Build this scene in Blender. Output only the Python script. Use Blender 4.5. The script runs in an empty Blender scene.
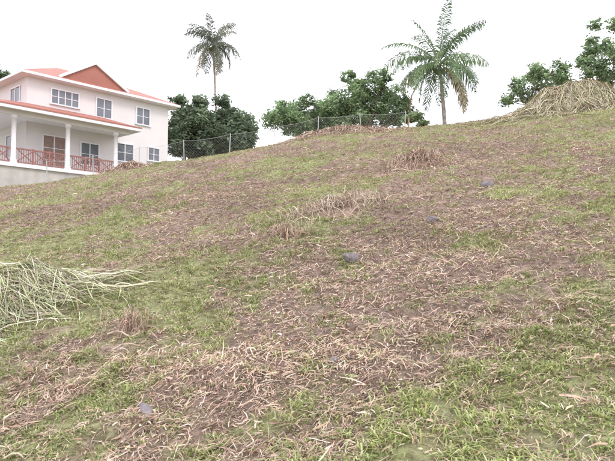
import bpy, math, numpy as np
from mathutils import Vector
R = np.random.default_rng(7)
S = bpy.context.scene
COL = S.collection

# ------------------------------------------------------------------ helpers
def hash2(ix, iy, seed):
    n = (ix.astype(np.int64)*374761393 + iy.astype(np.int64)*668265263 + seed*1442695041) & 0x7fffffff
    n = ((n ^ (n >> 13))*1274126177) & 0x7fffffff
    n = n ^ (n >> 16)
    return (n & 0xffffff)/float(0xffffff)
def vnoise(x, y, seed=0):
    x = np.asarray(x, float); y = np.asarray(y, float)
    ix = np.floor(x); iy = np.floor(y); fx = x-ix; fy = y-iy
    fx = fx*fx*(3-2*fx); fy = fy*fy*(3-2*fy)
    a = hash2(ix, iy, seed); b = hash2(ix+1, iy, seed); c = hash2(ix, iy+1, seed); d = hash2(ix+1, iy+1, seed)
    return (a*(1-fx)+b*fx)*(1-fy)+(c*(1-fx)+d*fx)*fy
def fbm(x, y, seed=0, octv=4):
    s = 0; a = .5; t = 0
    for o in range(octv):
        s = s+a*vnoise(x*2**o+o*17.3, y*2**o-o*9.1, seed+o); t += a; a *= .5
    return s/t
def sm(a, b, v):
    t = np.clip((v-a)/(b-a), 0, 1); return t*t*(3-2*t)

YC = 28.0
PX = np.array([-60, 0, 60, 100, 130, 170, 220, 260, 300, 340, 400, 440, 500, 560, 615, 700.])
PR = np.array([191, 187, 181, 173, 167, 161, 153, 147, 136, 130, 128, 124, 117, 107, 101, 94.])
HX = (PX-307)/645*YC; HZ = (270-PR)/645*YC+1.6
HX = np.concatenate([[-60], HX, [60]]); HZ = np.concatenate([[3.6], HZ, [11.5]])
HX2 = np.linspace(-60, 60, 961); hz = np.interp(HX2, HX, HZ)
k = np.exp(-np.linspace(-2, 2, 21)**2); k /= k.sum()
HZ2 = np.convolve(np.pad(hz, 10, mode='edge'), k, mode='valid')
def base(x, y):
    x = np.asarray(x, float); y = np.asarray(y, float)
    xc = np.clip(x, -45, 45)
    yy = np.clip(y, -30, YC)
    pl = .13*xc+.266*yy
    pl = np.where(yy < 0, .13*xc+.2*yy, pl)
    res = np.interp(xc, HX2, HZ2)-(.13*xc+.266*YC)
    z = pl+res*np.clip(yy/YC, 0, 1)**2
    e = np.clip(y-YC, 0, None)
    z = z+1.0*(1-np.exp(-e/10.))-.02*np.clip(y-90, 0, None)
    return z
def green(x, y):
    """0 = dry litter, 1 = green turf"""
    g = 4.2*(fbm(x*.6+3, y*.36, 11, 3)-.5)+4.6*(fbm(x*2.6, y*1.6, 31, 3)-.5)+3.8*(fbm(x*9, y*7, 41, 2)-.5)
    for (bx, by, br, s) in BLOBS:
        g = g+.82*s*np.exp(-(((x-bx)/br)**2+((y-by)/(br*1.1))**2))
    g = g+.12
    return sm(-.95, .95, g)
BLOBS = [(.29,4.45,.75,-1.3),(0,3.85,.45,-1.0),(.6,5.1,.9,-1.3),(0,9,1.6,-1.1),(-4.7,14.6,3,-1.2),(-1.5,9.2,1.2,-.9),
 (-1.65,4.3,.6,-1.3),(1.15,3.2,.25,-.9),(4.6,12.6,2.6,-1.1),(2.3,13,1.6,-1.0),(-1.4,4.9,.5,-1.0),(1.0,6.2,.8,-.7),
 (1.5,7.4,.6,-.8),(.2,6.6,.9,-.9),(5,20,4,-.7),(-2,22,5,-.6),(0,27,6,-.6),(-9,21,4,-.6),(3.2,9.5,1.4,-.7),(1.6,10.5,1.4,-.7),
 (-4,10,2.0,1.2),(-1.06,5.9,.75,1.1),(-.35,3.1,.45,1.2),(1.6,4.6,.8,1.0),(-.4,16,2.4,.9),(1.75,6.4,.6,.8),(.5,3.05,.5,1.2),
 (4,8.5,1.2,.8),(-6.5,16,2,.7),(1.9,3.6,.6,.8),(-.7,4.6,.35,.6),(7,16,3,.7),(8,24,3,.8),(1.3,3.9,.5,.8),(-1.1,3.1,.35,.5),(.9,2.9,.5,.7)]
def height(x, y, detail=True):
    z = base(x, y)
    if detail:
        f = 1-sm(60, 90, np.abs(y)+np.abs(x)*.5)
        z = z+f*(.26*(fbm(x*.28, y*.28, 5, 3)-.5)*sm(1, 7, np.hypot(x, y))
                 +.16*(fbm(x*1.3, y*1.3, 6, 3)-.5)+.09*(fbm(x*5, y*5, 8, 2)-.5))
    return z

def new_mesh(name, verts, faces_flat, counts, mat, cols=None, parent=None, smooth=False):
    me = bpy.data.meshes.new(name)
    verts = np.asarray(verts, np.float32); faces_flat = np.asarray(faces_flat, np.int32); counts = np.asarray(counts, np.int32)
    me.vertices.add(len(verts)); me.vertices.foreach_set('co', verts.ravel())
    me.loops.add(len(faces_flat)); me.loops.foreach_set('vertex_index', faces_flat)
    me.polygons.add(len(counts))
    st = np.concatenate([[0], np.cumsum(counts)[:-1]]).astype(np.int32)
    me.polygons.foreach_set('loop_start', st)
    try: me.polygons.foreach_set('loop_total', counts)
    except Exception: pass
    me.update(calc_edges=True)
    if smooth: me.polygons.foreach_set('use_smooth', np.ones(len(counts), bool))
    if cols is not None:
        ca = me.color_attributes.new('Col', 'FLOAT_COLOR', 'POINT')
        c = np.ones((len(verts), 4), np.float32); c[:, :3] = cols
        ca.data.foreach_set('color', c.ravel())
    me.validate()
    ob = bpy.data.objects.new(name, me); COL.objects.link(ob)
    if mat: me.materials.append(mat)
    if parent: ob.parent = parent
    return ob

class Acc:
    def __init__(s): s.v = []; s.f = []; s.c = []; s.n = 0
    def ribbons(s, P, W, side, col, col2=None):
        N, K, _ = P.shape
        if side.ndim == 2: side = side[:, None, :]
        L = P-side*W[..., None]; Q = P+side*W[..., None]
        V = np.stack([L, Q], 2).reshape(-1, 3)
        b = (np.arange(N)*K*2)[:, None]+(np.arange(K-1)*2)[None]
        F = np.stack([b, b+1, b+3, b+2], -1).reshape(-1, 4)+s.n
        if col2 is None: C = np.repeat(col, K*2, 0)
        else:
            t = np.linspace(0, 1, K)[None, :, None]
            C = np.repeat((col[:, None]*(1-t)+col2[:, None]*t).reshape(-1, 3), 2, 0)
        s.v.append(V); s.f.append(F); s.c.append(C); s.n += len(V)
    def tube(s, pts, rad, col, n=8):
        pts = np.asarray(pts, float); K = len(pts); rad = np.asarray(rad, float)
        T = np.gradient(pts, axis=0); T /= np.linalg.norm(T, axis=1)[:, None]+1e-9
        up = np.array([0, 0, 1.]) if abs(T[0, 2]) < .9 else np.array([1., 0, 0])
        A = np.cross(T, up); A /= np.linalg.norm(A, axis=1)[:, None]+1e-9
        B = np.cross(T, A)
        a = np.linspace(0, 2*np.pi, n, endpoint=False)
        V = pts[:, None]+rad[:, None, None]*(np.cos(a)[None, :, None]*A[:, None]+np.sin(a)[None, :, None]*B[:, None])
        V = V.reshape(-1, 3)
        i = np.arange(K-1)[:, None]*n; j = np.arange(n)[None]; j2 = (j+1) % n
        F = np.stack([i+j, i+j2, i+n+j2, i+n+j], -1).reshape(-1, 4)+s.n
        s.v.append(V); s.f.append(F); s.c.append(np.tile(np.asarray(col, float), (len(V), 1))); s.n += len(V)
    def build(s, name, mat, parent=None, smooth=False):
        V = np.concatenate(s.v); F = np.concatenate(s.f); C = np.concatenate(s.c)
        return new_mesh(name, V, F.ravel(), np.full(len(F), 4), mat, C, parent, smooth)

def empty(name, loc=(0, 0, 0), rz=0):
    e = bpy.data.objects.new(name, None); COL.objects.link(e); e.location = loc; e.rotation_euler = (0, 0, rz); return e

# ------------------------------------------------------------------ materials
def mat_new(name):
    m = bpy.data.materials.new(name); m.use_nodes = True
    return m, m.node_tree.nodes, m.node_tree.links, m.node_tree.nodes['Principled BSDF']
def mat_attr(name, rough=.7, trans=.0, spec=.25, nscale=0):
    m, N, L, P = mat_new(name)
    a = N.new('ShaderNodeAttribute'); a.attribute_name = 'Col'
    out = a.outputs['Color']
    if nscale:
        t = N.new('ShaderNodeTexNoise'); t.inputs['Scale'].default_value = nscale; t.inputs['Detail'].default_value = 5
        g = N.new('ShaderNodeNewGeometry'); L.new(g.outputs['Position'], t.inputs['Vector'])
        mr = N.new('ShaderNodeMapRange'); mr.inputs[1].default_value = .3; mr.inputs[2].default_value = .7
        mr.inputs[3].default_value = .6; mr.inputs[4].default_value = 1.35; L.new(t.outputs[0], mr.inputs[0])
        mu = N.new('ShaderNodeVectorMath'); mu.operation = 'SCALE'; L.new(out, mu.inputs[0]); L.new(mr.outputs[0], mu.inputs['Scale'])
        out = mu.outputs[0]
    if trans > 0 or nscale == 0:
        d = N.new('ShaderNodeBsdfDiffuse'); L.new(out, d.inputs['Color']); last = d.outputs[0]
        if trans > 0:
            tr = N.new('ShaderNodeBsdfTranslucent'); L.new(out, tr.inputs['Color'])
            mx = N.new('ShaderNodeMixShader'); mx.inputs[0].default_value = trans
            L.new(d.outputs[0], mx.inputs[1]); L.new(tr.outputs[0], mx.inputs[2]); last = mx.outputs[0]
        L.new(last, N['Material Output'].inputs['Surface']); N.remove(P)
        return m
    L.new(out, P.inputs['Base Color'])
    P.inputs['Roughness'].default_value = rough; P.inputs['Specular IOR Level'].default_value = spec
    return m
def mat_plain(name, col, rough=.7, var=.12, scale=3., metallic=0, bump=0, spec=.4):
    m, N, L, P = mat_new(name)
    tc = N.new('ShaderNodeTexCoord')
    t = N.new('ShaderNodeTexNoise'); t.inputs['Scale'].default_value = scale; t.inputs['Detail'].default_value = 7
    L.new(tc.outputs['Object'], t.inputs['Vector'])
    r = N.new('ShaderNodeValToRGB'); r.color_ramp.elements[0].position = .3; r.color_ramp.elements[1].position = .7
    r.color_ramp.elements[0].color = (*[c*(1-var) for c in col], 1); r.color_ramp.elements[1].color = (*[min(1, c*(1+var)) for c in col], 1)
    L.new(t.outputs[0], r.inputs[0]); L.new(r.outputs[0], P.inputs['Base Color'])
    P.inputs['Roughness'].default_value = rough; P.inputs['Metallic'].default_value = metallic; P.inputs['Specular IOR Level'].default_value = spec
    if bump:
        b = N.new('ShaderNodeBump'); b.inputs['Strength'].default_value = bump; b.inputs['Distance'].default_value = .05
        L.new(t.outputs[0], b.inputs['Height']); L.new(b.outputs[0], P.inputs['Normal'])
    return m
M_GRASS = mat_attr('grass_blades', .65, .35, .25)
M_STRAW = mat_attr('dry_straw', .8, .0, .2)
M_LEAF = mat_attr('leaf', .6, .35, .3)
M_BARK = mat_attr('bark', .9, 0, .1, 6)

# ground material
mg, N, L, P = mat_new('hillside_soil')
a = N.new('ShaderNodeAttribute'); a.attribute_name = 'Col'
g = N.new('ShaderNodeNewGeometry')
n1 = N.new('ShaderNodeTexNoise'); n1.inputs['Scale'].default_value = 14; n1.inputs['Detail'].default_value = 9; n1.inputs['Roughness'].default_value = .72
n2 = N.new('ShaderNodeTexNoise'); n2.inputs['Scale'].default_value = 60; n2.inputs['Detail'].default_value = 5
L.new(g.outputs['Position'], n1.inputs['Vector']); L.new(g.outputs['Position'], n2.inputs['Vector'])
mr = N.new('ShaderNodeMapRange'); mr.inputs[1].default_value = .3; mr.inputs[2].default_value = .7; mr.inputs[3].default_value = .4; mr.inputs[4].default_value = 1.5
L.new(n1.outputs[0], mr.inputs[0])
mu = N.new('ShaderNodeVectorMath'); mu.operation = 'SCALE'; L.new(a.outputs['Color'], mu.inputs[0]); L.new(mr.outputs[0], mu.inputs['Scale'])
L.new(mu.outputs[0], P.inputs['Base Color']); P.inputs['Roughness'].default_value = .95; P.inputs['Specular IOR Level'].default_value = .1
ad = N.new('ShaderNodeMath'); ad.operation = 'ADD'; L.new(n1.outputs[0], ad.inputs[0]); L.new(n2.outputs[0], ad.inputs[1])
bp = N.new('ShaderNodeBump'); bp.inputs['Strength'].default_value = .8; bp.inputs['Distance'].default_value = .03
L.new(ad.outputs[0], bp.inputs['Height']); L.new(bp.outputs[0], P.inputs['Normal'])

# ------------------------------------------------------------------ terrain
def axis(dense0, dense1, step, lo, hi):
    mid = np.arange(dense0, dense1, step)
    def grow(s, e):
        out = []; d = step; p = s; sg = np.sign(e-s)
        while (e-p)*sg > 0: d *= 1.35; p += d*sg; out.append(p)
        return out
    return np.array(sorted(grow(mid[0], lo))+list(mid)+grow(mid[-1], hi))
xs = axis(-20, 20, .09, -900, 900); ys = axis(1, 31, .09, -500, 1500)
X, Y = np.meshgrid(xs, ys); Z = height(X, Y)
nx, ny = len(xs), len(ys)
V = np.stack([X, Y, Z], -1).reshape(-1, 3)
i = (np.arange(ny-1)*nx)[:, None]+np.arange(nx-1)[None]
F = np.stack([i, i+1, i+nx+1, i+nx], -1).reshape(-1, 4)
G = green(X, Y).ravel()[:, None]
G = G*(1-sm(35, 60, np.hypot(X, Y)).ravel()[:, None])+.8*sm(35, 60, np.hypot(X, Y)).ravel()[:, None]
red = fbm(X*.8, Y*.8, 77, 3).ravel()[:, None]
soil = np.array([.20, .15, .12])*(1-red)+np.array([.33, .24, .195])*red
C = soil*(1-G)+np.array([.28, .285, .145])*G
new_mesh('hillside_ground', V, F.ravel(), np.full(len(F), 4), mg, C, None, True)

# ------------------------------------------------------------------ grass + litter
def rand_col(n, pal, wts, jit=.15):
    pal = np.array(pal); idx = R.choice(len(pal), n, p=np.array(wts)/np.sum(wts))
    return np.clip(pal[idx]*(1+R.normal(0, jit, (n, 1)))*(1+R.normal(0, .04, (n, 3))), .01, .9)
def sector(n, y0, y1, spread=.60, pad=.8):
    y = np.sqrt(R.uniform(y0**2, y1**2, n)); x = R.uniform(-1, 1, n)*(spread*y+pad); return x, y
gr = Acc(); st = Acc()
bands = [(1.6, 4.5, 5800, 1.0), (4.5, 8, 3400, 1.05), (8, 14, 1750, 1.25), (14, 21, 850, 1.6), (21, 31, 460, 2.0)]
for (y0, y1, dens, sc) in bands:
    area = .60*(y1**2-y0**2)+1.6*(y1-y0)
    n = int(area*dens)
    nt = n//6
    tx, ty = sector(nt, y0, y1)
    gm = green(tx, ty)
    fine = fbm(tx*6, ty*6, 91, 2)
    keep = R.random(nt) < np.clip((.12+1.1*gm)*sm(.22, .52, fine)*1.15, 0, 1)
    tx, ty = tx[keep], ty[keep]; nt = len(tx)
    nb = 8
    tuft_h = R.uniform(.45, 1.2, nt)*(.4+.9*fbm(tx*1.5, ty*1.5, 55, 2))
    ttone = fbm(tx*.7, ty*.7, 66, 3)
    x = np.repeat(tx, nb)+R.normal(0, .028*sc, nt*nb); y = np.repeat(ty, nb)+R.normal(0, .028*sc, nt*nb)
    n = nt*nb; th = np.repeat(tuft_h, nb); tt = np.repeat(ttone, nb)[:, None]
    z = height(x, y)-.005
    az = R.uniform(0, 2*np.pi, n); le = R.uniform(.026, .068, n)*th*(.9+.1*sc); lean = R.uniform(.6, 1.9, n)
    d = np.stack([np.cos(az), np.sin(az), np.zeros(n)], -1); up = np.array([0, 0, 1.])
    P0 = np.stack([x, y, z], -1)
    P1 = P0+d*(.35*lean*le)[:, None]+up*(.6*le)[:, None]
    P2 = P0+(d*(.95*lean*le)[:, None]+up*(.95*le-.3*le*lean)[:, None])
    side = np.stack([-np.sin(az), np.cos(az), np.zeros(n)], -1)
    w = R.uniform(.0020, .0042, n)*sc*1.15
    W = np.stack([w, w*.95, w*.12], -1)
    c = rand_col(n, [(.35, .40, .155), (.43, .475, .20), (.50, .54, .27), (.25, .30, .11), (.58, .53, .38), (.44, .36, .26)],
                 [5, 6, 3.5, 1.6, 2.0, 1.8], .16)*(.74+.55*tt)
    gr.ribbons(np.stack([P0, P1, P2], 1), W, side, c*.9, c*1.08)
    # dry litter lying about
    n = int(area*dens*.74)
    x, y = sector(n, y0, y1); gm = green(x, y); fine = fbm(x*4, y*4, 191, 2)
    keep = R.random(n) < np.clip((.30+.95*(1-gm))*sm(.15, .45, fine), 0, 1)
    x, y = x[keep], y[keep]; n = len(x)
    z = height(x, y)+np.abs(R.normal(0, .010, n))*(.6+.4*sc)+.004
    az = R.uniform(0, 2*np.pi, n); le = R.gamma(2.0, .015, n)*(.75+.3*sc)+.012
    le = np.minimum(le*np.where(R.random(n) < .05, 3.0, 1), .15*sc)
    d = np.stack([np.cos(az), np.sin(az), R.normal(0.03, .2, n)], -1)
    d[:, 2] += .13*d[:, 0]+.266*d[:, 1]
    P0 = np.stack([x, y, z], -1); P2 = P0+d*le[:, None]
    bend = np.stack([-np.sin(az), np.cos(az), np.abs(R.normal(0, .4, n))], -1)*(R.normal(0, .14, n)*le)[:, None]
    P1 = (P0+P2)/2+bend; P1[:, 2] += .06*le
    side = np.stack([-np.sin(az), np.cos(az), R.normal(0, .6, n)], -1)
    w = R.uniform(.0010, .0030, n)*sc*1.1*np.where((R.random(n) < .12) & (le < .08), 1.8, 1)
    reg = np.clip(fbm(x*.9, y*.9, 301, 3)*2.2-.6, 0, 1)[:, None]
    c = rand_col(n, [(.56, .48, .38), (.45, .35, .265), (.37, .265, .195), (.22, .155, .12), (.46, .345, .26)], [1.6, 4, 4.5, 3, 3], .14)*(.78+.44*reg)
    st.ribbons(np.stack([P0, P1, P2], 1), np.stack([w*.7, w, w*.3], -1), side, c)
    # upright dry stubble clumps
    nt = int(area*dens*.014); tx, ty = sector(nt, y0, y1); gm = green(tx, ty)
    keep = R.random(nt) < (1-gm)*.8+.06; tx, ty = tx[keep], ty[keep]; nt = len(tx); nb = 9; n = nt*nb
    x = np.repeat(tx, nb)+R.normal(0, .02*sc, n); y = np.repeat(ty, nb)+R.normal(0, .02*sc, n); z = height(x, y)-.01
    az = R.uniform(0, 2*np.pi, n); le = R.uniform(.02, .07, n)*(.9+.1*sc); lean = R.uniform(.2, 1.6, n)
    d = np.stack([np.cos(az), np.sin(az), np.zeros(n)], -1); P0 = np.stack([x, y, z], -1)
    P2 = P0+d*(lean*le)[:, None]+up*(le/(1+.4*lean))[:, None]; P1 = (P0+P2)/2+up*(.15*le)[:, None]
    side = np.stack([-np.sin(az), np.cos(az), np.zeros(n)], -1); w = R.uniform(.0013, .003, n)*sc*1.1
    c = rand_col(n, [(.50, .39, .30), (.41, .30, .225), (.30, .21, .16)], [2, 3, 2], .15)
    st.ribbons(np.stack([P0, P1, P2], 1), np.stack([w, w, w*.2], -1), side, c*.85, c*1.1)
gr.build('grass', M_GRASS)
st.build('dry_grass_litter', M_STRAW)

# ------------------------------------------------------------------ heaps of cut grass
def heap(name, cx, cy, rx, ry, H, n, length, pal, wts, w=.004, az0=None, azs=1.0, basecol=(.28, .21, .16), K=7, lift=.06, rot=0., reach=1.0, p=1.6, rough=.4, flat=1.25):
    e = empty(name)
    cr, sr = math.cos(rot), math.sin(rot)
    def prof(x, y):
        dx, dy = x-cx, y-cy
        u, v = (dx*cr+dy*sr)/rx, (-dx*sr+dy*cr)/ry
        r2 = u*u+v*v
        return H*np.exp(-p*r2**flat)*(1-rough/2+rough*fbm(x*2.6/rx+cx, y*2.6/rx, 17, 3))
    m = 36; gx, gy = np.meshgrid(np.linspace(-1.6, 1.6, m), np.linspace(-1.6, 1.6, m))
    x = cx+gx*rx*cr-gy*ry*sr; y = cy+gx*rx*sr+gy*ry*cr
    pp = prof(x, y)
    z = height(x, y)+pp*.93-.02*(1-pp/H)-.03+.12*H*(fbm(x*7/rx, y*7/rx, 3, 2)-.5)
    i = (np.arange(m-1)*m)[:, None]+np.arange(m-1)[None]
    F = np.stack([i, i+1, i+m+1, i+m], -1).reshape(-1, 4)
    cc = np.tile(np.array(basecol), (m*m, 1))*(.6+.8*fbm(x.ravel()*9, y.ravel()*9, 4, 2))[:, None]
    new_mesh('core', np.stack([x, y, z], -1).reshape(-1, 3), F.ravel(), np.full(len(F), 4), M_STRAW, cc, e, True)
    a = R.uniform(0, 2*np.pi, n); r = np.abs(R.normal(0, .62, n))*reach
    sx = cx+rx*r*np.cos(a)*cr-ry*r*np.sin(a)*sr; sy = cy+rx*r*np.cos(a)*sr+ry*r*np.sin(a)*cr
    if az0 is None: az = a+rot+R.normal(0, azs, n)
    else: az = az0+R.normal(0, azs, n)
    le = length*R.uniform(.3, 1.15, n)
    t = np.linspace(0, 1, K)
    off = np.abs(R.normal(0, lift, n))+.004; curl = R.normal(0, .5, n)
    aa = az[:, None]+curl[:, None]*t[None]
    st_ = (le/(K-1))[:, None]*np.ones((1, K))
    px = sx[:, None]+np.cumsum(np.cos(aa)*st_, 1)-.5*le[:, None]*np.cos(az)[:, None]
    py = sy[:, None]+np.cumsum(np.sin(aa)*st_, 1)-.5*le[:, None]*np.sin(az)[:, None]
    pz = height(px, py)+prof(px, py)+off[:, None]*(1-.8*(2*t-1)**2)[None]+(R.normal(0, lift*.8, n)[:, None]*(2*t-1)[None])
    pz = np.maximum(pz, height(px, py)+.004)
    P_ = np.stack([px, py, pz], -1)
    side = np.stack([-np.sin(aa), np.cos(aa), R.normal(0, .6, n)[:, None]*np.ones((1, K))], -1)
    ww = R.uniform(.5, 1.3, n)*w
    W = ww[:, None]*np.array([.5]+[1]*(K-3)+[.8, .15])[None]
    ac = Acc(); c = rand_col(n, pal, wts, .18); ac.ribbons(P_, W, side, c)
    ac.build('cut_stalks', M_STRAW, e)
    return e
TAN = [(.52, .45, .35), (.45, .36, .28), (.36, .27, .21), (.58, .51, .41)]
BRN = [(.42, .31, .24), (.34, .24, .185), (.48, .38, .29)]
GRN = [(.46, .47, .29), (.36, .40, .21), (.54, .51, .38), (.62, .59, .48), (.30, .25, .17)]
heap('cut_grass_pile', -3.0, 6.2, .85, .62, .31, 6500, .75, GRN, [3, 3, 3, 1.8, 2.2], .0032, az0=-.22, azs=.5, lift=.04, basecol=(.2, .18, .11))
HAY = [(.47, .43, .29), (.43, .41, .27), (.38, .33, .22), (.55, .50, .37), (.27, .21, .15)]
heap('cut_grass_pile', 10.2, 24.4, 2.2, 1.6, .98, 13000, 1.3, HAY, [3, 2.5, 2, 1.4, 1.8], .0085, azs=.75, lift=.10, basecol=(.25, .21, .14), p=1.4, rough=.7, flat=1.35)
heap('straw_heap', .35, 9.0, .8, .5, .10, 1500, .28, TAN+BRN[:1], [2, 3, 2, 1, 1.5], .0029, azs=1.4, rot=.5)
heap('straw_heap', -.25, 7.8, .3, .22, .05, 300, .18, BRN, [3, 3, 2], .0026, azs=1.4)
heap('straw_heap', 2.25, 13.0, .55, .45, .19, 1200, .28, BRN, [3, 3, 2], .0042, azs=1.3, basecol=(.24, .17, .13))
heap('straw_heap', 1.5, 26.6, 2.2, 1.0, .18, 2600, .45, BRN+TAN[:1], [2, 3, 2, 2], .008, azs=1.4)
heap('straw_heap', -7.4, 26.2, .9, .8, .22, 900, .45, BRN, [2, 3, 2], .008, azs=1.4)
heap('straw_heap', -1.35, 5.0, .22, .16, .035, 260, .09, BRN, [3, 3, 2], .0022, azs=1.5)
# ------------------------------------------------------------------ rocks, sticks
M_ROCK = mat_plain('weathered_stone', (.21, .185, .19), .9, .4, 18, bump=.6, spec=.2)
import bmesh
def rock(x, y, sx, sy, sz, seed, rz=0):
    bm = bmesh.new(); bmesh.ops.create_icosphere(bm, subdivisions=4, radius=1)
    rr = np.random.default_rng(seed); pl = rr.normal(size=(9, 3)); pl /= np.linalg.norm(pl, axis=1)[:, None]
    for v in bm.verts:
        c = np.array(v.co); q = pl@c; f = 1.0
        m_ = q.max()
        if m_ > .72: f = .72/m_*.75+.25
        f *= 1+.16*(float(fbm(np.array([c[0]*2+seed]), np.array([c[1]*2+c[2]*3]), seed, 3)[0])-.5)
        v.co = Vector((c[0]*sx*f, c[1]*sy*f, c[2]*sz*f))
    me = bpy.data.meshes.new('field_stone'); bm.to_mesh(me); bm.free()
    for p in me.polygons: p.use_smooth = True
    o = bpy.data.objects.new('field_stone', me); COL.objects.link(o); me.materials.append(M_ROCK)
    o.location = (x, y, float(height(np.array([x]), np.array([y]))[0])+sz*.1); o.rotation_euler = (.2, .1, rz)
for k_, r_ in enumerate([(.43, 6.35, .095, .08, .08), (1.47, 7.55, .085, .08, .07), (2.72, 9.7, .11, .09, .08), (.16, 3.85, .035, .03, .03), (-.9, 3.62, .10, .04, .035)]):
    rock(*r_, seed=k_+3, rz=k_*1.3)
def stick(x, y, L_, az, r=.007, col=(.48, .38, .28), lift=.03, name='fallen_stick'):
    ac = Acc(); t = np.linspace(0, 1, 7)
    px = x+np.cos(az)*L_*(t-.5)+.02*np.sin(t*5); py = y+np.sin(az)*L_*(t-.5)
    pz = base(px, py)+(height(np.array([x]), np.array([y]))-base(np.array([x]), np.array([y])))[0]+lift+.02*np.sin(t*7)
    ac.tube(np.stack([px, py, pz], -1), r*(1.1-.6*t), col, 7)
    ac.build(name, M_BARK, None, True)
stick(-1.35, 4.8, .3, -.35, .008, (.6, .48, .38), .05); stick(-.34, 4.2, .16, -.5, .006, (.65, .55, .44), .03)
stick(-1.42, 3.25, .16, 0.1, .005, (.6, .48, .38), .02); stick(1.9, 12.2, .7, -.7, .011, (.5, .42, .32), .05)
stick(4.2, 8.2, .45, .3, .007); stick(-2.2, 10.4, .5, .6, .008); stick(-.8, 8.2, .4, 2.4, .005, (.6, .5, .4))
stick(5.2, 11, .6, -.9, .009); stick(-3.2, 7.6, .5, .2, .006)

# ------------------------------------------------------------------ trees
def leafy(name, x, y, clumps, leaf, n_per, pal, wts, trunk_r=.2, gz=None, seed=1):
    e = empty(name); z0 = float(height(np.array([x]), np.array([y]))[0])-.1 if gz is None else gz
    rr = np.random.default_rng(seed)
    tb = Acc()
    cc = np.array([c[:3] for c in clumps]); top = cc.mean(0); top[2] = z0+(cc[:, 2].mean()-z0)*.55
    b0 = np.array([x, y, z0]); t = np.linspace(0, 1, 8)[:, None]
    tp = b0*(1-t)+top*t; tp[:, 0] += .15*np.sin(t[:, 0]*4)
    tb.tube(tp, trunk_r*(1.25-.6*t[:, 0]), (.2, .16, .13), 10)
    for c in clumps:
        q = np.array(c[:3]); s0 = tp[rr.integers(4, 8)]; t = np.linspace(0, 1, 7)[:, None]
        p = s0*(1-t)+q*t+np.array([0, 0, 1.])*(.25*np.sin(t*np.pi))+rr.normal(0, .06, (7, 3))
        tb.tube(p, trunk_r*.38*(1.1-.9*t[:, 0]), (.2, .16, .13), 6)
        for _ in range(4):
            o = rr.normal(size=3); o /= np.linalg.norm(o); q2 = q+o*c[3]*.8
            p = q*(1-t)+q2*t+rr.normal(0, .04, (7, 3)); tb.tube(p, trunk_r*.12*(1.1-.9*t[:, 0]), (.2, .16, .13), 5)
    tb.build('trunk_and_limbs', M_BARK, e, True)
    lf = Acc()
    for c in clumps:
        ns = 26; o = rr.normal(size=(ns, 3)); o /= np.linalg.norm(o, axis=1)[:, None]; o *= (rr.random(ns)**.4)[:, None]*1.12
        sub = np.array(c[:3])+o*np.array([c[3], c[3], c[4]])
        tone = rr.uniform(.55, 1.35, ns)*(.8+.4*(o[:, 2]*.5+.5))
        n = int(n_per*c[3]**2)
        idx = rr.integers(0, ns, n); dd = rr.normal(size=(n, 3)); dd /= np.linalg.norm(dd, axis=1)[:, None]
        rad = c[3]*.42*rr.uniform(.2, 1.35, n)
        ctr = sub[idx]+dd*rad[:, None]*np.array([1, 1, .75])
        ax = rr.normal(size=(n, 3)); ax[:, 2] = ax[:, 2]*.5-.35; ax /= np.linalg.norm(ax, axis=1)[:, None]
        sd = np.cross(ax, rr.normal(size=(n, 3))); sd /= np.linalg.norm(sd, axis=1)[:, None]
        ll = leaf*rr.uniform(.6, 1.3, n)
        P_ = np.stack([ctr-ax*ll[:, None]*.5, ctr, ctr+ax*ll[:, None]*.5], 1)
        W = np.stack([ll*.05, ll*.2, ll*.03], -1)
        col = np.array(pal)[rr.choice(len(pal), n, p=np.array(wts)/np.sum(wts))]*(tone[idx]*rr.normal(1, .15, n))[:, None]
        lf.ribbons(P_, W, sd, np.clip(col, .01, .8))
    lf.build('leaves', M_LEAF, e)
    return e
def at(px, row, D):  # bearing tables -> world metres
    return ((px-307)/645*D, D, (270-row)/645*D+1.6)
def crown(lst, D, rr):
    out = []
    for (px, row, r) in lst:
        d = D+rr.uniform(-1.5, 1.5); X_, Y_, Z_ = at(px, row, D); out.append((X_, d, Z_, r*D/645, r*D/645*.85))
    return out
rr = np.random.default_rng(5)
DK = [(.15, .20, .13), (.20, .26, .165), (.26, .31, .20), (.10, .14, .09)]  # leaf palettes for far trees: aerial haze painted in as lighter colour
MD = [(.22, .32, .17), (.28, .38, .20), (.35, .44, .25), (.15, .21, .12)]
LT = [(.28, .36, .19), (.34, .42, .23), (.2, .27, .14)]
x, y, _ = at(190, 150, 58); leafy('mango_tree', x, y, crown([(180,122,13),(192,109,12),(187,135,15),(200,120,14),(177,143,14),(203,137,14),(199,101,8),(179,104,8),(190,122,14),(172,132,9),(187,150,14),(204,148,12),(210,128,11)], 58, rr), .38, 1100, DK, [3,3,2,2], .3, seed=2)
x, y, _ = at(228, 150, 60); leafy('mango_tree', x, y, crown([(225,110,12),(236,120,14),(222,130,15),(240,134,13),(213,118,12),(245,128,8),(230,143,14),(213,140,12),(249,141,7),(228,122,14),(222,103,7),(240,146,11),(220,150,12)], 60, rr), .38, 1100, DK, [3,3,2,2], .3, seed=3)
x, y, _ = at(300, 130, 42); leafy('broadleaf_tree', x, y, crown([(283,116,13),(296,106,13),(312,112,14),(292,127,13),(322,120,14),(273,124,10),(308,99,7),(302,126,13),(330,108,11),(335,122,12),(320,101,6),(281,104,5)], 42, rr), .19, 2500, MD, [3,3,2,2], .14, seed=4)
x, y, _ = at(372, 125, 43); leafy('broadleaf_tree', x, y, crown([(345,99,14),(360,86,12),(376,82,12),(391,90,13),(400,104,10),(350,114,15),(372,102,18),(390,115,14),(337,108,12),(384,76,7),(347,81,7),(365,120,13),(402,116,10),(361,76,5)], 43, rr), .19, 2500, MD, [3,3,2,2.5], .18, seed=6)
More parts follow.
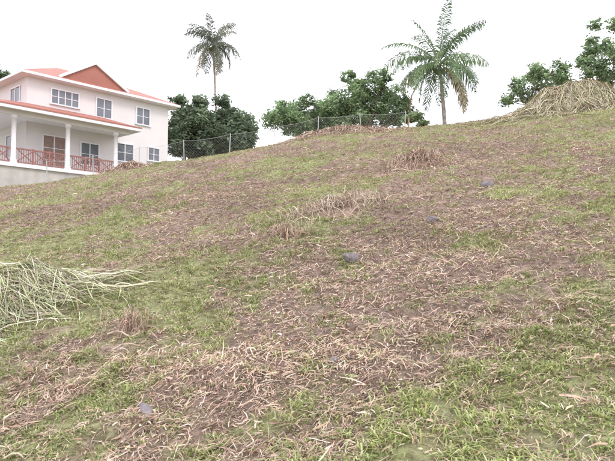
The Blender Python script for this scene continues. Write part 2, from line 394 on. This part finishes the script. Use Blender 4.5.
x, y, _ = at(425, 122, 38); leafy('shrub', x, y, crown([(417,116,6),(428,117,6),(408,119,5),(422,112,4)], 38, rr), .2, 4000, LT, [2,2,2], .05, seed=7)
x, y, _ = at(535, 110, 36); leafy('small_tree', x, y, crown([(522,80,8),(533,72,9),(545,64,8),(555,72,9),(540,82,11),(518,90,8),(560,66,8),(512,96,7),(552,84,10),(530,92,9),(568,78,9),(505,102,6)], 36, rr), .18, 1900, MD, [2,2,2,2], .1, seed=8)
x, y, _ = at(630, 100, 34); leafy('small_tree', x, y, crown([(604,42,9),(612,58,11),(600,68,10),(616,40,11),(588,73,8),(632,55,14),(640,75,14),(612,10,7),(578,68,7),(608,80,11),(597,48,7),(630,28,12),(572,64,6),(606,30,7),(618,22,9),(594,60,8),(584,60,5),(622,66,12)], 34, rr), .2, 1700, MD, [2,2,2,2], .07, seed=9)
x, y, _ = at(-25, 110, 66); leafy('mango_tree', x, y, crown([(-2,76,9),(-20,70,12),(-36,80,14),(-15,90,12)], 66, rr), .45, 900, DK, [3,3,2,2], .3, seed=10)

# ------------------------------------------------------------------ palms
def palm(name, x, y, cz, lean, nf, L_, pal, seed, trunk_r=.17, leafw=.022, droop=1.0, z0=None, nl=46, lealen=.75, wind=(0, 0), sw=0):
    rr = np.random.default_rng(seed); e = empty(name)
    z0 = float(height(np.array([x]), np.array([y]))[0])-.2
    t = np.linspace(0, 1, 40)
    px = x+lean[0]*(t**1.8)+sw*np.sin(t*np.pi); py = y+lean[1]*t**1.8; pz = z0+(cz-z0)*t
    tb = Acc(); rad = trunk_r*(1.35*np.exp(-t*14)+1-.35*t)*(1+.05*(np.arange(40) % 2))
    tb.tube(np.stack([px, py, pz], -1), rad, (.34, .30, .27), 12)
    top = np.array([px[-1], py[-1], cz])
    tb.build('trunk', M_BARK, e, True)
    lf = Acc(); rc = Acc()
    for i_ in range(nf):
        az = i_*2.39996+rr.normal(0, .2); q = (i_+.5)/nf
        el = math.radians(78-125*q**.85+rr.normal(0, 9)); Lf = L_*rr.uniform(.8, 1.12)
        K = 24; s = np.linspace(0, 1, K)
        ang = el-droop*rr.uniform(.8, 1.25)*(.3+.95*math.cos(max(el, -.2)))*s**1.5*1.25
        ang = np.maximum(ang, -1.45)
        ds = Lf/(K-1)
        hx = np.cumsum(np.cos(ang))*ds; hz_ = np.cumsum(np.sin(ang))*ds
        P_ = np.stack([top[0]+hx*math.cos(az)+wind[0]*s**2, top[1]+hx*math.sin(az)+wind[1]*s**2, top[2]+hz_], -1)
        dead = (q > .93)
        col = np.array([.38, .30, .21]) if dead else np.array(pal[rr.integers(0, len(pal))])*rr.uniform(.8, 1.2)
        rc.tube(P_, .032*(1.1-s), np.clip(col*1.2+.05, 0, .6), 5)
        T = np.gradient(P_, axis=0); T /= np.linalg.norm(T, axis=1)[:, None]
        sidev = np.array([-math.sin(az), math.cos(az), 0]); twist = rr.normal(0, .35)
        for sg in (-1, 1):
            u = np.linspace(.08, .99, nl)+rr.normal(0, .006, nl); fi = np.clip(u, 0, 1)*(K-1)
            B = np.stack([np.interp(fi, np.arange(K), P_[:, j]) for j in range(3)], -1)
            Tt = np.stack([np.interp(fi, np.arange(K), T[:, j]) for j in range(3)], -1)
            ll = lealen*(np.sin(np.pi*np.clip(u*.86+.12, 0, 1))**.6)*rr.uniform(.7, 1.15, nl)
            nn = np.cross(Tt, sidev); nn *= np.sign(nn[:, 2:3]+1e-6)
            d = sidev*sg*.8+Tt*.6+nn*(.12+twist*sg)+rr.normal(0, .14, (nl, 3)); d /= np.linalg.norm(d, axis=1)[:, None]
            g_ = np.array([0, 0, -1.])
            P1 = B+d*ll[:, None]*.5+g_*ll[:, None]*.1; P2 = B+d*ll[:, None]*.82+g_*ll[:, None]*rr.uniform(.3, .75, nl)[:, None]
            W = np.tile(np.array([.6, 1., .15])*leafw, (nl, 1)); sd = Tt+rr.normal(0, .2, (nl, 3))
            cl = np.tile(col, (nl, 1))*rr.uniform(.7, 1.3, nl)[:, None]
            lf.ribbons(np.stack([B, P1, P2], 1), W, sd, cl)
    lf.build('frond_leaflets', M_LEAF, e); rc.build('frond_ribs', M_LEAF, e)
    nuts = Acc()
    for j in range(9):
        a_ = rr.uniform(0, 6.28); c = top+np.array([math.cos(a_)*.3, math.sin(a_)*.3, -.35-rr.random()*.3]); tt = np.linspace(-1, 1, 8)
        nuts.tube(c+np.stack([0*tt, 0*tt, tt*.15], -1), .12*np.sqrt(np.clip(1-tt**2, .001, 1)), (.25, .27, .1), 9)
    nuts.build('coconuts', M_LEAF, e, True)
x, y, z = at(441, 60, 40)
palm('coconut_palm', x+.35, y, z, (-.35, 0), 32, 3.7, [(.20, .28, .15), (.26, .34, .19), (.15, .21, .12), (.33, .38, .23)], 14, .15, .03, nl=56, droop=.9)
x, y, z = at(210, 38, 66)
palm('coconut_palm', x+1.1, y, z, (-1.1, .5), 26, 3.6, [(.20, .22, .17), (.25, .27, .20), (.15, .17, .13)], 8, .15, .04, droop=1.05, lealen=.95, sw=-.25)

# ------------------------------------------------------------------ chain-link fence
M_GALV = mat_plain('galvanised_steel', (.42, .42, .42), .6, .15, 8, metallic=.1)
M_WOOD = mat_plain('old_wood', (.3, .2, .14), .9, .3, 12)
fe = empty('chain_link_fence')
fx = np.arange(-12.4, 5.5, 2.15); fy = 31.2+.05*fx
lean_ = R.normal(0, .05, len(fx))
pts = [(a_, b_, float(base(np.array([a_]), np.array([b_]))[0])) for a_, b_ in zip(fx, fy)]
ac = Acc(); HF = 1.25
for (a_, b_, c_), l_ in zip(pts, lean_):
    ac.tube([(a_, b_, c_-.3), (a_+l_*.5, b_, c_+HF*.5), (a_+l_, b_, c_+HF+.05)], [.022]*3, (.5, .5, .5), 8)
o = ac.build('posts', M_GALV, fe, True)
ac = Acc()
tops = []
for k_ in range(len(pts)-1):
    p = np.array(pts[k_])+np.array([lean_[k_], 0, HF]); q = np.array(pts[k_+1])+np.array([lean_[k_+1], 0, HF])
    for t in np.linspace(0, 1, 6)[:-1]: tops.append(p*(1-t)+q*t-np.array([0, 0, .07*math.sin(t*math.pi)]))
tops.append(np.array(pts[-1])+np.array([lean_[-1], 0, HF])); ac.tube(np.array(tops), [.006]*len(tops), (.5, .5, .5), 6)
ac.build('tension_wire', M_GALV, fe, True)
ac = Acc(); wr = .0016
for (p, q) in zip(pts[:-1], pts[1:]):
    p = np.array(p); q = np.array(q); nseg = 17; cell = 1/nseg; rows = int(HF/(.126))
    for j in range(-rows, nseg+1):
        for sg in (1, -1):
            u0, u1 = j*cell, (j+rows)*cell; v0, v1 = 0., 1.
            if u0 < 0: v0 = (0-u0)/(u1-u0)
            if u1 > 1: v1 = (1-u0)/(u1-u0)
            if v1 <= v0: continue
            ua = u0+(u1-u0)*v0; ub = u0+(u1-u0)*v1
            za, zb = (v0, v1) if sg > 0 else (1-v0, 1-v1)
            sag = lambda u_: .07*math.sin(u_*math.pi)
            A_ = p*(1-ua)+q*ua+np.array([0, .003*sg, (HF-sag(ua))*za]); B_ = p*(1-ub)+q*ub+np.array([0, .003*sg, (HF-sag(ub))*zb])
            ac.tube([A_, B_], [wr, wr], (.5, .5, .5), 3)
ac.build('wire_mesh', M_GALV, fe)
x, y = 4.1, 26.0; z = float(height(np.array([x]), np.array([y]))[0])
ac = Acc(); ac.tube([(x, y, z-.2), (x+.02, y, z+.3), (x+.03, y, z+.6)], [.045, .04, .035], (.3, .2, .14), 7); ac.build('wooden_stake', M_WOOD, None, False)

# ------------------------------------------------------------------ house
hs = empty('two_storey_house', (-10.9, 49.8, 0), math.atan2(.742, .67))
M_WALL = mat_plain('painted_render', (.68, .655, .65), .85, .035, .8)
M_WHITE = mat_plain('white_trim', (.75, .74, .76), .6, .02, 2)
M_GLASS = mat_plain('window_glass', (.14, .155, .18), .15, .3, .8, spec=.6)
M_FOUND = mat_plain('foundation_block', (.46, .44, .41), .9, .15, 1.5)
M_RAIL = mat_plain('red_brown_rail', (.30, .14, .12), .6, .1, 5)
M_DOOR = mat_plain('varnished_door', (.26, .18, .15), .5, .2, 3)
mr_, N, L, P = mat_new('red_roof_sheet')
tc = N.new('ShaderNodeTexCoord'); wv = N.new('ShaderNodeTexWave'); wv.inputs['Scale'].default_value = 1.6; wv.inputs['Distortion'].default_value = .3
L.new(tc.outputs['Object'], wv.inputs['Vector']); nz = N.new('ShaderNodeTexNoise'); nz.inputs['Scale'].default_value = 1.3; L.new(tc.outputs['Object'], nz.inputs['Vector'])
rp = N.new('ShaderNodeValToRGB'); rp.color_ramp.elements[0].color = (.30, .105, .075, 1); rp.color_ramp.elements[1].color = (.40, .165, .12, 1)
L.new(nz.outputs[0], rp.inputs[0]); L.new(rp.outputs[0], P.inputs['Base Color']); P.inputs['Roughness'].default_value = .6
bb = N.new('ShaderNodeBump'); bb.inputs['Strength'].default_value = .5; L.new(wv.outputs[0], bb.inputs['Height']); L.new(bb.outputs[0], P.inputs['Normal'])
M_ROOF = mr_
def poly(name, V_, F_, mat):
    me = bpy.data.meshes.new(name); me.from_pydata(V_, [], F_); me.update(); me.materials.append(mat)
    bm = bmesh.new(); bm.from_mesh(me); bmesh.ops.recalc_face_normals(bm, faces=bm.faces); bm.to_mesh(me); bm.free()
    o = bpy.data.objects.new(name, me); COL.objects.link(o); o.parent = hs; return o
def box(name, x0, x1, y0, y1, z0, z1, mat):
    V_ = [(x, y, z) for x in (x0, x1) for y in (y0, y1) for z in (z0, z1)]
    return poly(name, V_, [(0, 1, 3, 2), (4, 5, 7, 6), (0, 1, 5, 4), (2, 3, 7, 6), (0, 2, 6, 4), (1, 3, 7, 5)], mat)
LEN, DEP = 11.1, 9.0; ZF = 8.0; ZE = 14.3
box('walls', -LEN, 0, 0, DEP, ZF, ZE, M_WALL)
box('foundation', -LEN-.05, .05, -.05, DEP+.05, 5.0, ZF-.002, M_FOUND)
oh = .65; zr = 16.8
a0, a1, b0, b1 = -LEN-oh, oh, -oh, DEP+oh; hh = (b1-b0)/2
rx0, rx1 = a0+hh*.95, a1-hh*.95; ym = (b0+b1)/2
poly('main_roof', [(a0, b0, ZE+.17), (a1, b0, ZE+.17), (a1, b1, ZE+.17), (a0, b1, ZE+.17), (rx0, ym, zr), (rx1, ym, zr)],
     [(0, 1, 5, 4), (1, 2, 5), (2, 3, 4, 5), (3, 0, 4), (0, 3, 2, 1)], M_ROOF)
box('eave_fascia', a0-.03, a1+.03, b0-.03, b1+.03, ZE+.0, ZE+.165, M_WHITE)
# front gable
gc, gw, gb, ga = -6.3, 2.35, 14.95, 16.3
y0g, y1g = .35, ym
poly('gable_roof', [(gc-gw-.2, y0g-.35, gb-.05), (gc, y0g-.35, ga+.12), (gc+gw+.2, y0g-.35, gb-.05), (gc-gw-.2, y1g, gb-.05), (gc, y1g, ga+.12), (gc+gw+.2, y1g, gb-.05)],
     [(0, 1, 4, 3), (1, 2, 5, 4), (0, 2, 1), (3, 4, 5), (0, 3, 5, 2)], M_ROOF)
poly('gable_face', [(gc-gw, y0g-.36, gb-.5), (gc+gw, y0g-.36, gb-.5), (gc+gw, y0g-.36, gb-.02), (gc, y0g-.36, ga), (gc-gw, y0g-.36, gb-.02),
     (gc-gw, y0g+.3, gb-.5), (gc+gw, y0g+.3, gb-.5), (gc+gw, y0g+.3, gb-.02), (gc, y0g+.3, ga), (gc-gw, y0g+.3, gb-.02)],
     [(0, 1, 2, 3, 4), (5, 6, 7, 8, 9), (0, 1, 6, 5), (1, 2, 7, 6), (2, 3, 8, 7), (3, 4, 9, 8), (4, 0, 5, 9)], M_ROOF)
for sg in (-1, 1):
    xa, xb = gc+sg*(gw+.35), gc; za, zb = gb-.12, ga+.14; t_ = .22
    y_a, y_b = y0g-.52, y0g-.37
    poly('barge_board', [(xa, y_a, za), (xb, y_a, zb), (xb, y_a, zb-t_-.04), (xa, y_a, za-t_), (xa, y_b, za), (xb, y_b, zb), (xb, y_b, zb-t_-.04), (xa, y_b, za-t_)],
         [(0, 1, 2, 3), (4, 5, 6, 7), (0, 1, 5, 4), (1, 2, 6, 5), (2, 3, 7, 6), (3, 0, 4, 7)], M_WHITE)
def window(cx, cz, w, h, nm, mat=M_GLASS, rows=2, name='window'):
    f = .09
    box(name+'_pane', cx-w/2, cx+w/2, -.03, .02, cz-h/2, cz+h/2, mat)
    box(name+'_head', cx-w/2-f, cx+w/2+f, -.09, .01, cz+h/2, cz+h/2+f, M_WHITE)
    box(name+'_sill', cx-w/2-f-.05, cx+w/2+f+.05, -.13, .01, cz-h/2-f, cz-h/2, M_WHITE)
    for sg in (-1, 1):
        e_ = cx+sg*w/2; box(name+'_jamb', min(e_, e_+sg*f), max(e_, e_+sg*f), -.088, .01, cz-h/2, cz+h/2, M_WHITE)
    for k_ in range(1, nm):
        xx = cx-w/2+w*k_/nm; box(name+'_mullion', xx-.03, xx+.03, -.07, -.028, cz-h/2, cz+h/2, M_WHITE)
    for k_ in range(1, rows):
        zz = cz-h/2+h*k_/rows; box(name+'_bar', cx-w/2, cx+w/2, -.06, -.027, zz-.018, zz+.018, M_WHITE)
window(-8.5, 13.3, 1.9, .95, 4); window(-5.56, 13.15, 1.15, 1.3, 2); window(-2.3, 13.15, 1.1, 1.2, 2)
window(-3.8, 10.2, 1.35, 1.25, 2); window(-1.3, 10.4, .95, .95, 2)
window(-9.2, 9.35, 1.5, 2.4, 2, M_DOOR, 3, 'door'); window(-6.6, 9.7, 1.3, 1.5, 2)
for (q, z_, w_, h_) in [(1.7, 13.3, 1.4, 1.0), (5.5, 13.3, 1.4, 1.0), (2.2, 9.9, 1.4, 1.5)]:
    X0 = -LEN
    box('end_window_pane', X0-.03, X0+.02, q-w_/2, q+w_/2, z_-h_/2, z_+h_/2, M_GLASS)
    box('end_window_head', X0-.09, X0+.01, q-w_/2-.09, q+w_/2+.09, z_+h_/2, z_+h_/2+.09, M_WHITE)
    box('end_window_sill', X0-.12, X0+.01, q-w_/2-.12, q+w_/2+.12, z_-h_/2-.09, z_-h_/2, M_WHITE)
    for k_ in (-.5, 0, .5):
        box('end_window_mullion', X0-.07, X0-.028, q+w_*k_-.035, q+w_*k_+.035, z_-h_/2, z_+h_/2, M_WHITE)
# porch
pf = -2.6; xl, xr = -16.2, -5.9
box('porch_floor', xl-.1, xr+.1, pf-.15, -.06, ZF-.2, ZF+.02, M_WHITE)
box('porch_base', xl, xr, pf, -.06, 5.0, ZF-.202, M_FOUND)
box('porch_floor_side', xl-.1, -LEN-.06, -.058, 5.0, ZF-.2, ZF+.018, M_WHITE)
box('porch_base_side', xl, -LEN-.06, -.058, 4.9, 5.0, ZF-.202, M_FOUND)
ze = 11.45; rr0, rr1 = xl-.7, -4.5; fy0 = pf-.6; zt = 12.5
poly('porch_roof', [(rr0, fy0, ze), (rr1, fy0, ze), (rr1-1.2, -.01, zt), (-LEN-.01, -.01, zt), (rr1, -.01, ze+.002),
                    (rr0, 5.5, ze), (-LEN-.01, 5.5, zt), (-LEN-.01, 5.5, ze), (-LEN-.01, -.01, ze)],
     [(0, 1, 2, 3), (1, 4, 2), (0, 3, 6, 5), (5, 6, 7), (0, 5, 7, 8), (0, 8, 4, 1)], M_ROOF)
box('porch_roof_edge', rr0-.04, rr1+.04, fy0-.05, fy0+.1, ze-.07, ze+.02, M_ROOF)
box('porch_fascia', rr0-.03, rr1+.03, fy0-.03, fy0+.1, ze-.26, ze-.073, M_WHITE)
box('porch_fascia_side', rr1-.1, rr1+.028, fy0+.103, -.01, ze-.26, ze-.03, M_WHITE)
box('porch_ceiling', rr0, rr1-.103, fy0+.103, -.01, ze-.16, ze-.01, M_WHITE)
box('porch_ceiling_side', rr0, -LEN-.01, -.008, 5.4, ze-.16, ze-.01, M_WHITE)
box('porch_beam', xl, xr+.9, pf+.02, pf+.22, ze-.48, ze-.163, M_WALL)
for s_ in (16.0, 12.95, 9.5, 6.05):
    c = -s_
    ac = Acc(); zz = np.array([0, .12, .13, .25, .26, 1.5, 2.75, 2.76, 2.97])+ZF; rd = np.array([.24, .24, .2, .2, .15, .145, .135, .19, .19])
    ac.tube(np.stack([0*zz+c, 0*zz+pf+.12, zz], -1), rd, (.8, .8, .8), 16); ac.build('column', M_WHITE, hs, False)
def railing(x0, x1):
    y_ = pf+.12
    box('rail_top', x0, x1, y_-.05, y_+.05, ZF+.92, ZF+1.0, M_RAIL); box('rail_bottom', x0, x1, y_-.04, y_+.04, ZF+.1, ZF+.17, M_RAIL)
    n = int((x1-x0)/.14)
    for k_ in range(1, n):
        xx = x0+(x1-x0)*k_/n; box('baluster', xx-.018, xx+.018, y_-.018, y_+.018, ZF+.17, ZF+.92, M_RAIL)
    m_ = 3
    for k_ in range(m_):
        a_ = x0+(x1-x0)*k_/m_; b_ = x0+(x1-x0)*(k_+1)/m_
        for (z1, z2) in ((ZF+.17, ZF+.92), (ZF+.92, ZF+.17)):
            ac = Acc(); ac.tube([(a_, y_-.035, z1), (b_, y_-.035, z2)], [.03, .03], (.3, .1, .1), 5); ac.build('rail_brace', M_RAIL, hs)
        if k_: box('rail_post', a_-.04, a_+.04, y_-.06, y_+.06, ZF+.02, ZF+1.05, M_RAIL)
railing(-15.8, -13.15); railing(-12.75, -9.7); railing(-9.3, -6.2)

# ------------------------------------------------------------------ light
w = bpy.data.worlds.new('World'); S.world = w; w.use_nodes = True
N = w.node_tree.nodes; L = w.node_tree.links; bg = N['Background']
el, az = math.radians(48), math.radians(150)
sk = N.new('ShaderNodeTexSky'); sk.sky_type = 'NISHITA'; sk.sun_disc = False; sk.sun_elevation = el; sk.sun_rotation = az
sk.dust_density = 5; sk.air_density = 1
tc = N.new('ShaderNodeTexCoord'); ns = N.new('ShaderNodeTexNoise'); ns.inputs['Scale'].default_value = 1.6; ns.inputs['Detail'].default_value = 5
mp = N.new('ShaderNodeMapping'); mp.inputs['Scale'].default_value = (1, 1, 3); L.new(tc.outputs['Generated'], mp.inputs[0]); L.new(mp.outputs[0], ns.inputs['Vector'])
cr = N.new('ShaderNodeValToRGB'); cr.color_ramp.elements[0].position = .3; cr.color_ramp.elements[0].color = (19.8, 19.5, 21.6, 1)
cr.color_ramp.elements[1].position = .7; cr.color_ramp.elements[1].color = (23.4, 23.2, 25.2, 1)
L.new(ns.outputs[0], cr.inputs[0])
mx = N.new('ShaderNodeMix'); mx.data_type = 'RGBA'; mx.inputs[0].default_value = .9
L.new(sk.outputs[0], mx.inputs[6]); L.new(cr.outputs[0], mx.inputs[7]); L.new(mx.outputs[2], bg.inputs['Color']); bg.inputs['Strength'].default_value = .1
sl = bpy.data.lights.new('sun', 'SUN'); sl.energy = 1.3; sl.angle = math.radians(16); sl.color = (1, .97, .92)
so = bpy.data.objects.new('sun', sl); COL.objects.link(so)
dv = Vector((math.sin(az)*math.cos(el), math.cos(az)*math.cos(el), math.sin(el)))
so.rotation_euler = (-dv).to_track_quat('-Z', 'Y').to_euler(); so.location = (0, 0, 40)

# ------------------------------------------------------------------ camera
cd = bpy.data.cameras.new('camera'); co = bpy.data.objects.new('camera', cd); COL.objects.link(co)
co.location = (0, 0, 1.6); co.rotation_euler = (math.radians(90+3.5), 0, 0)
cd.sensor_width = 36; cd.lens = 36*645/615; cd.clip_end = 5000; cd.clip_start = .05
S.camera = co
S.view_settings.view_transform = 'Standard'; S.view_settings.look = 'None'; S.view_settings.exposure = 0
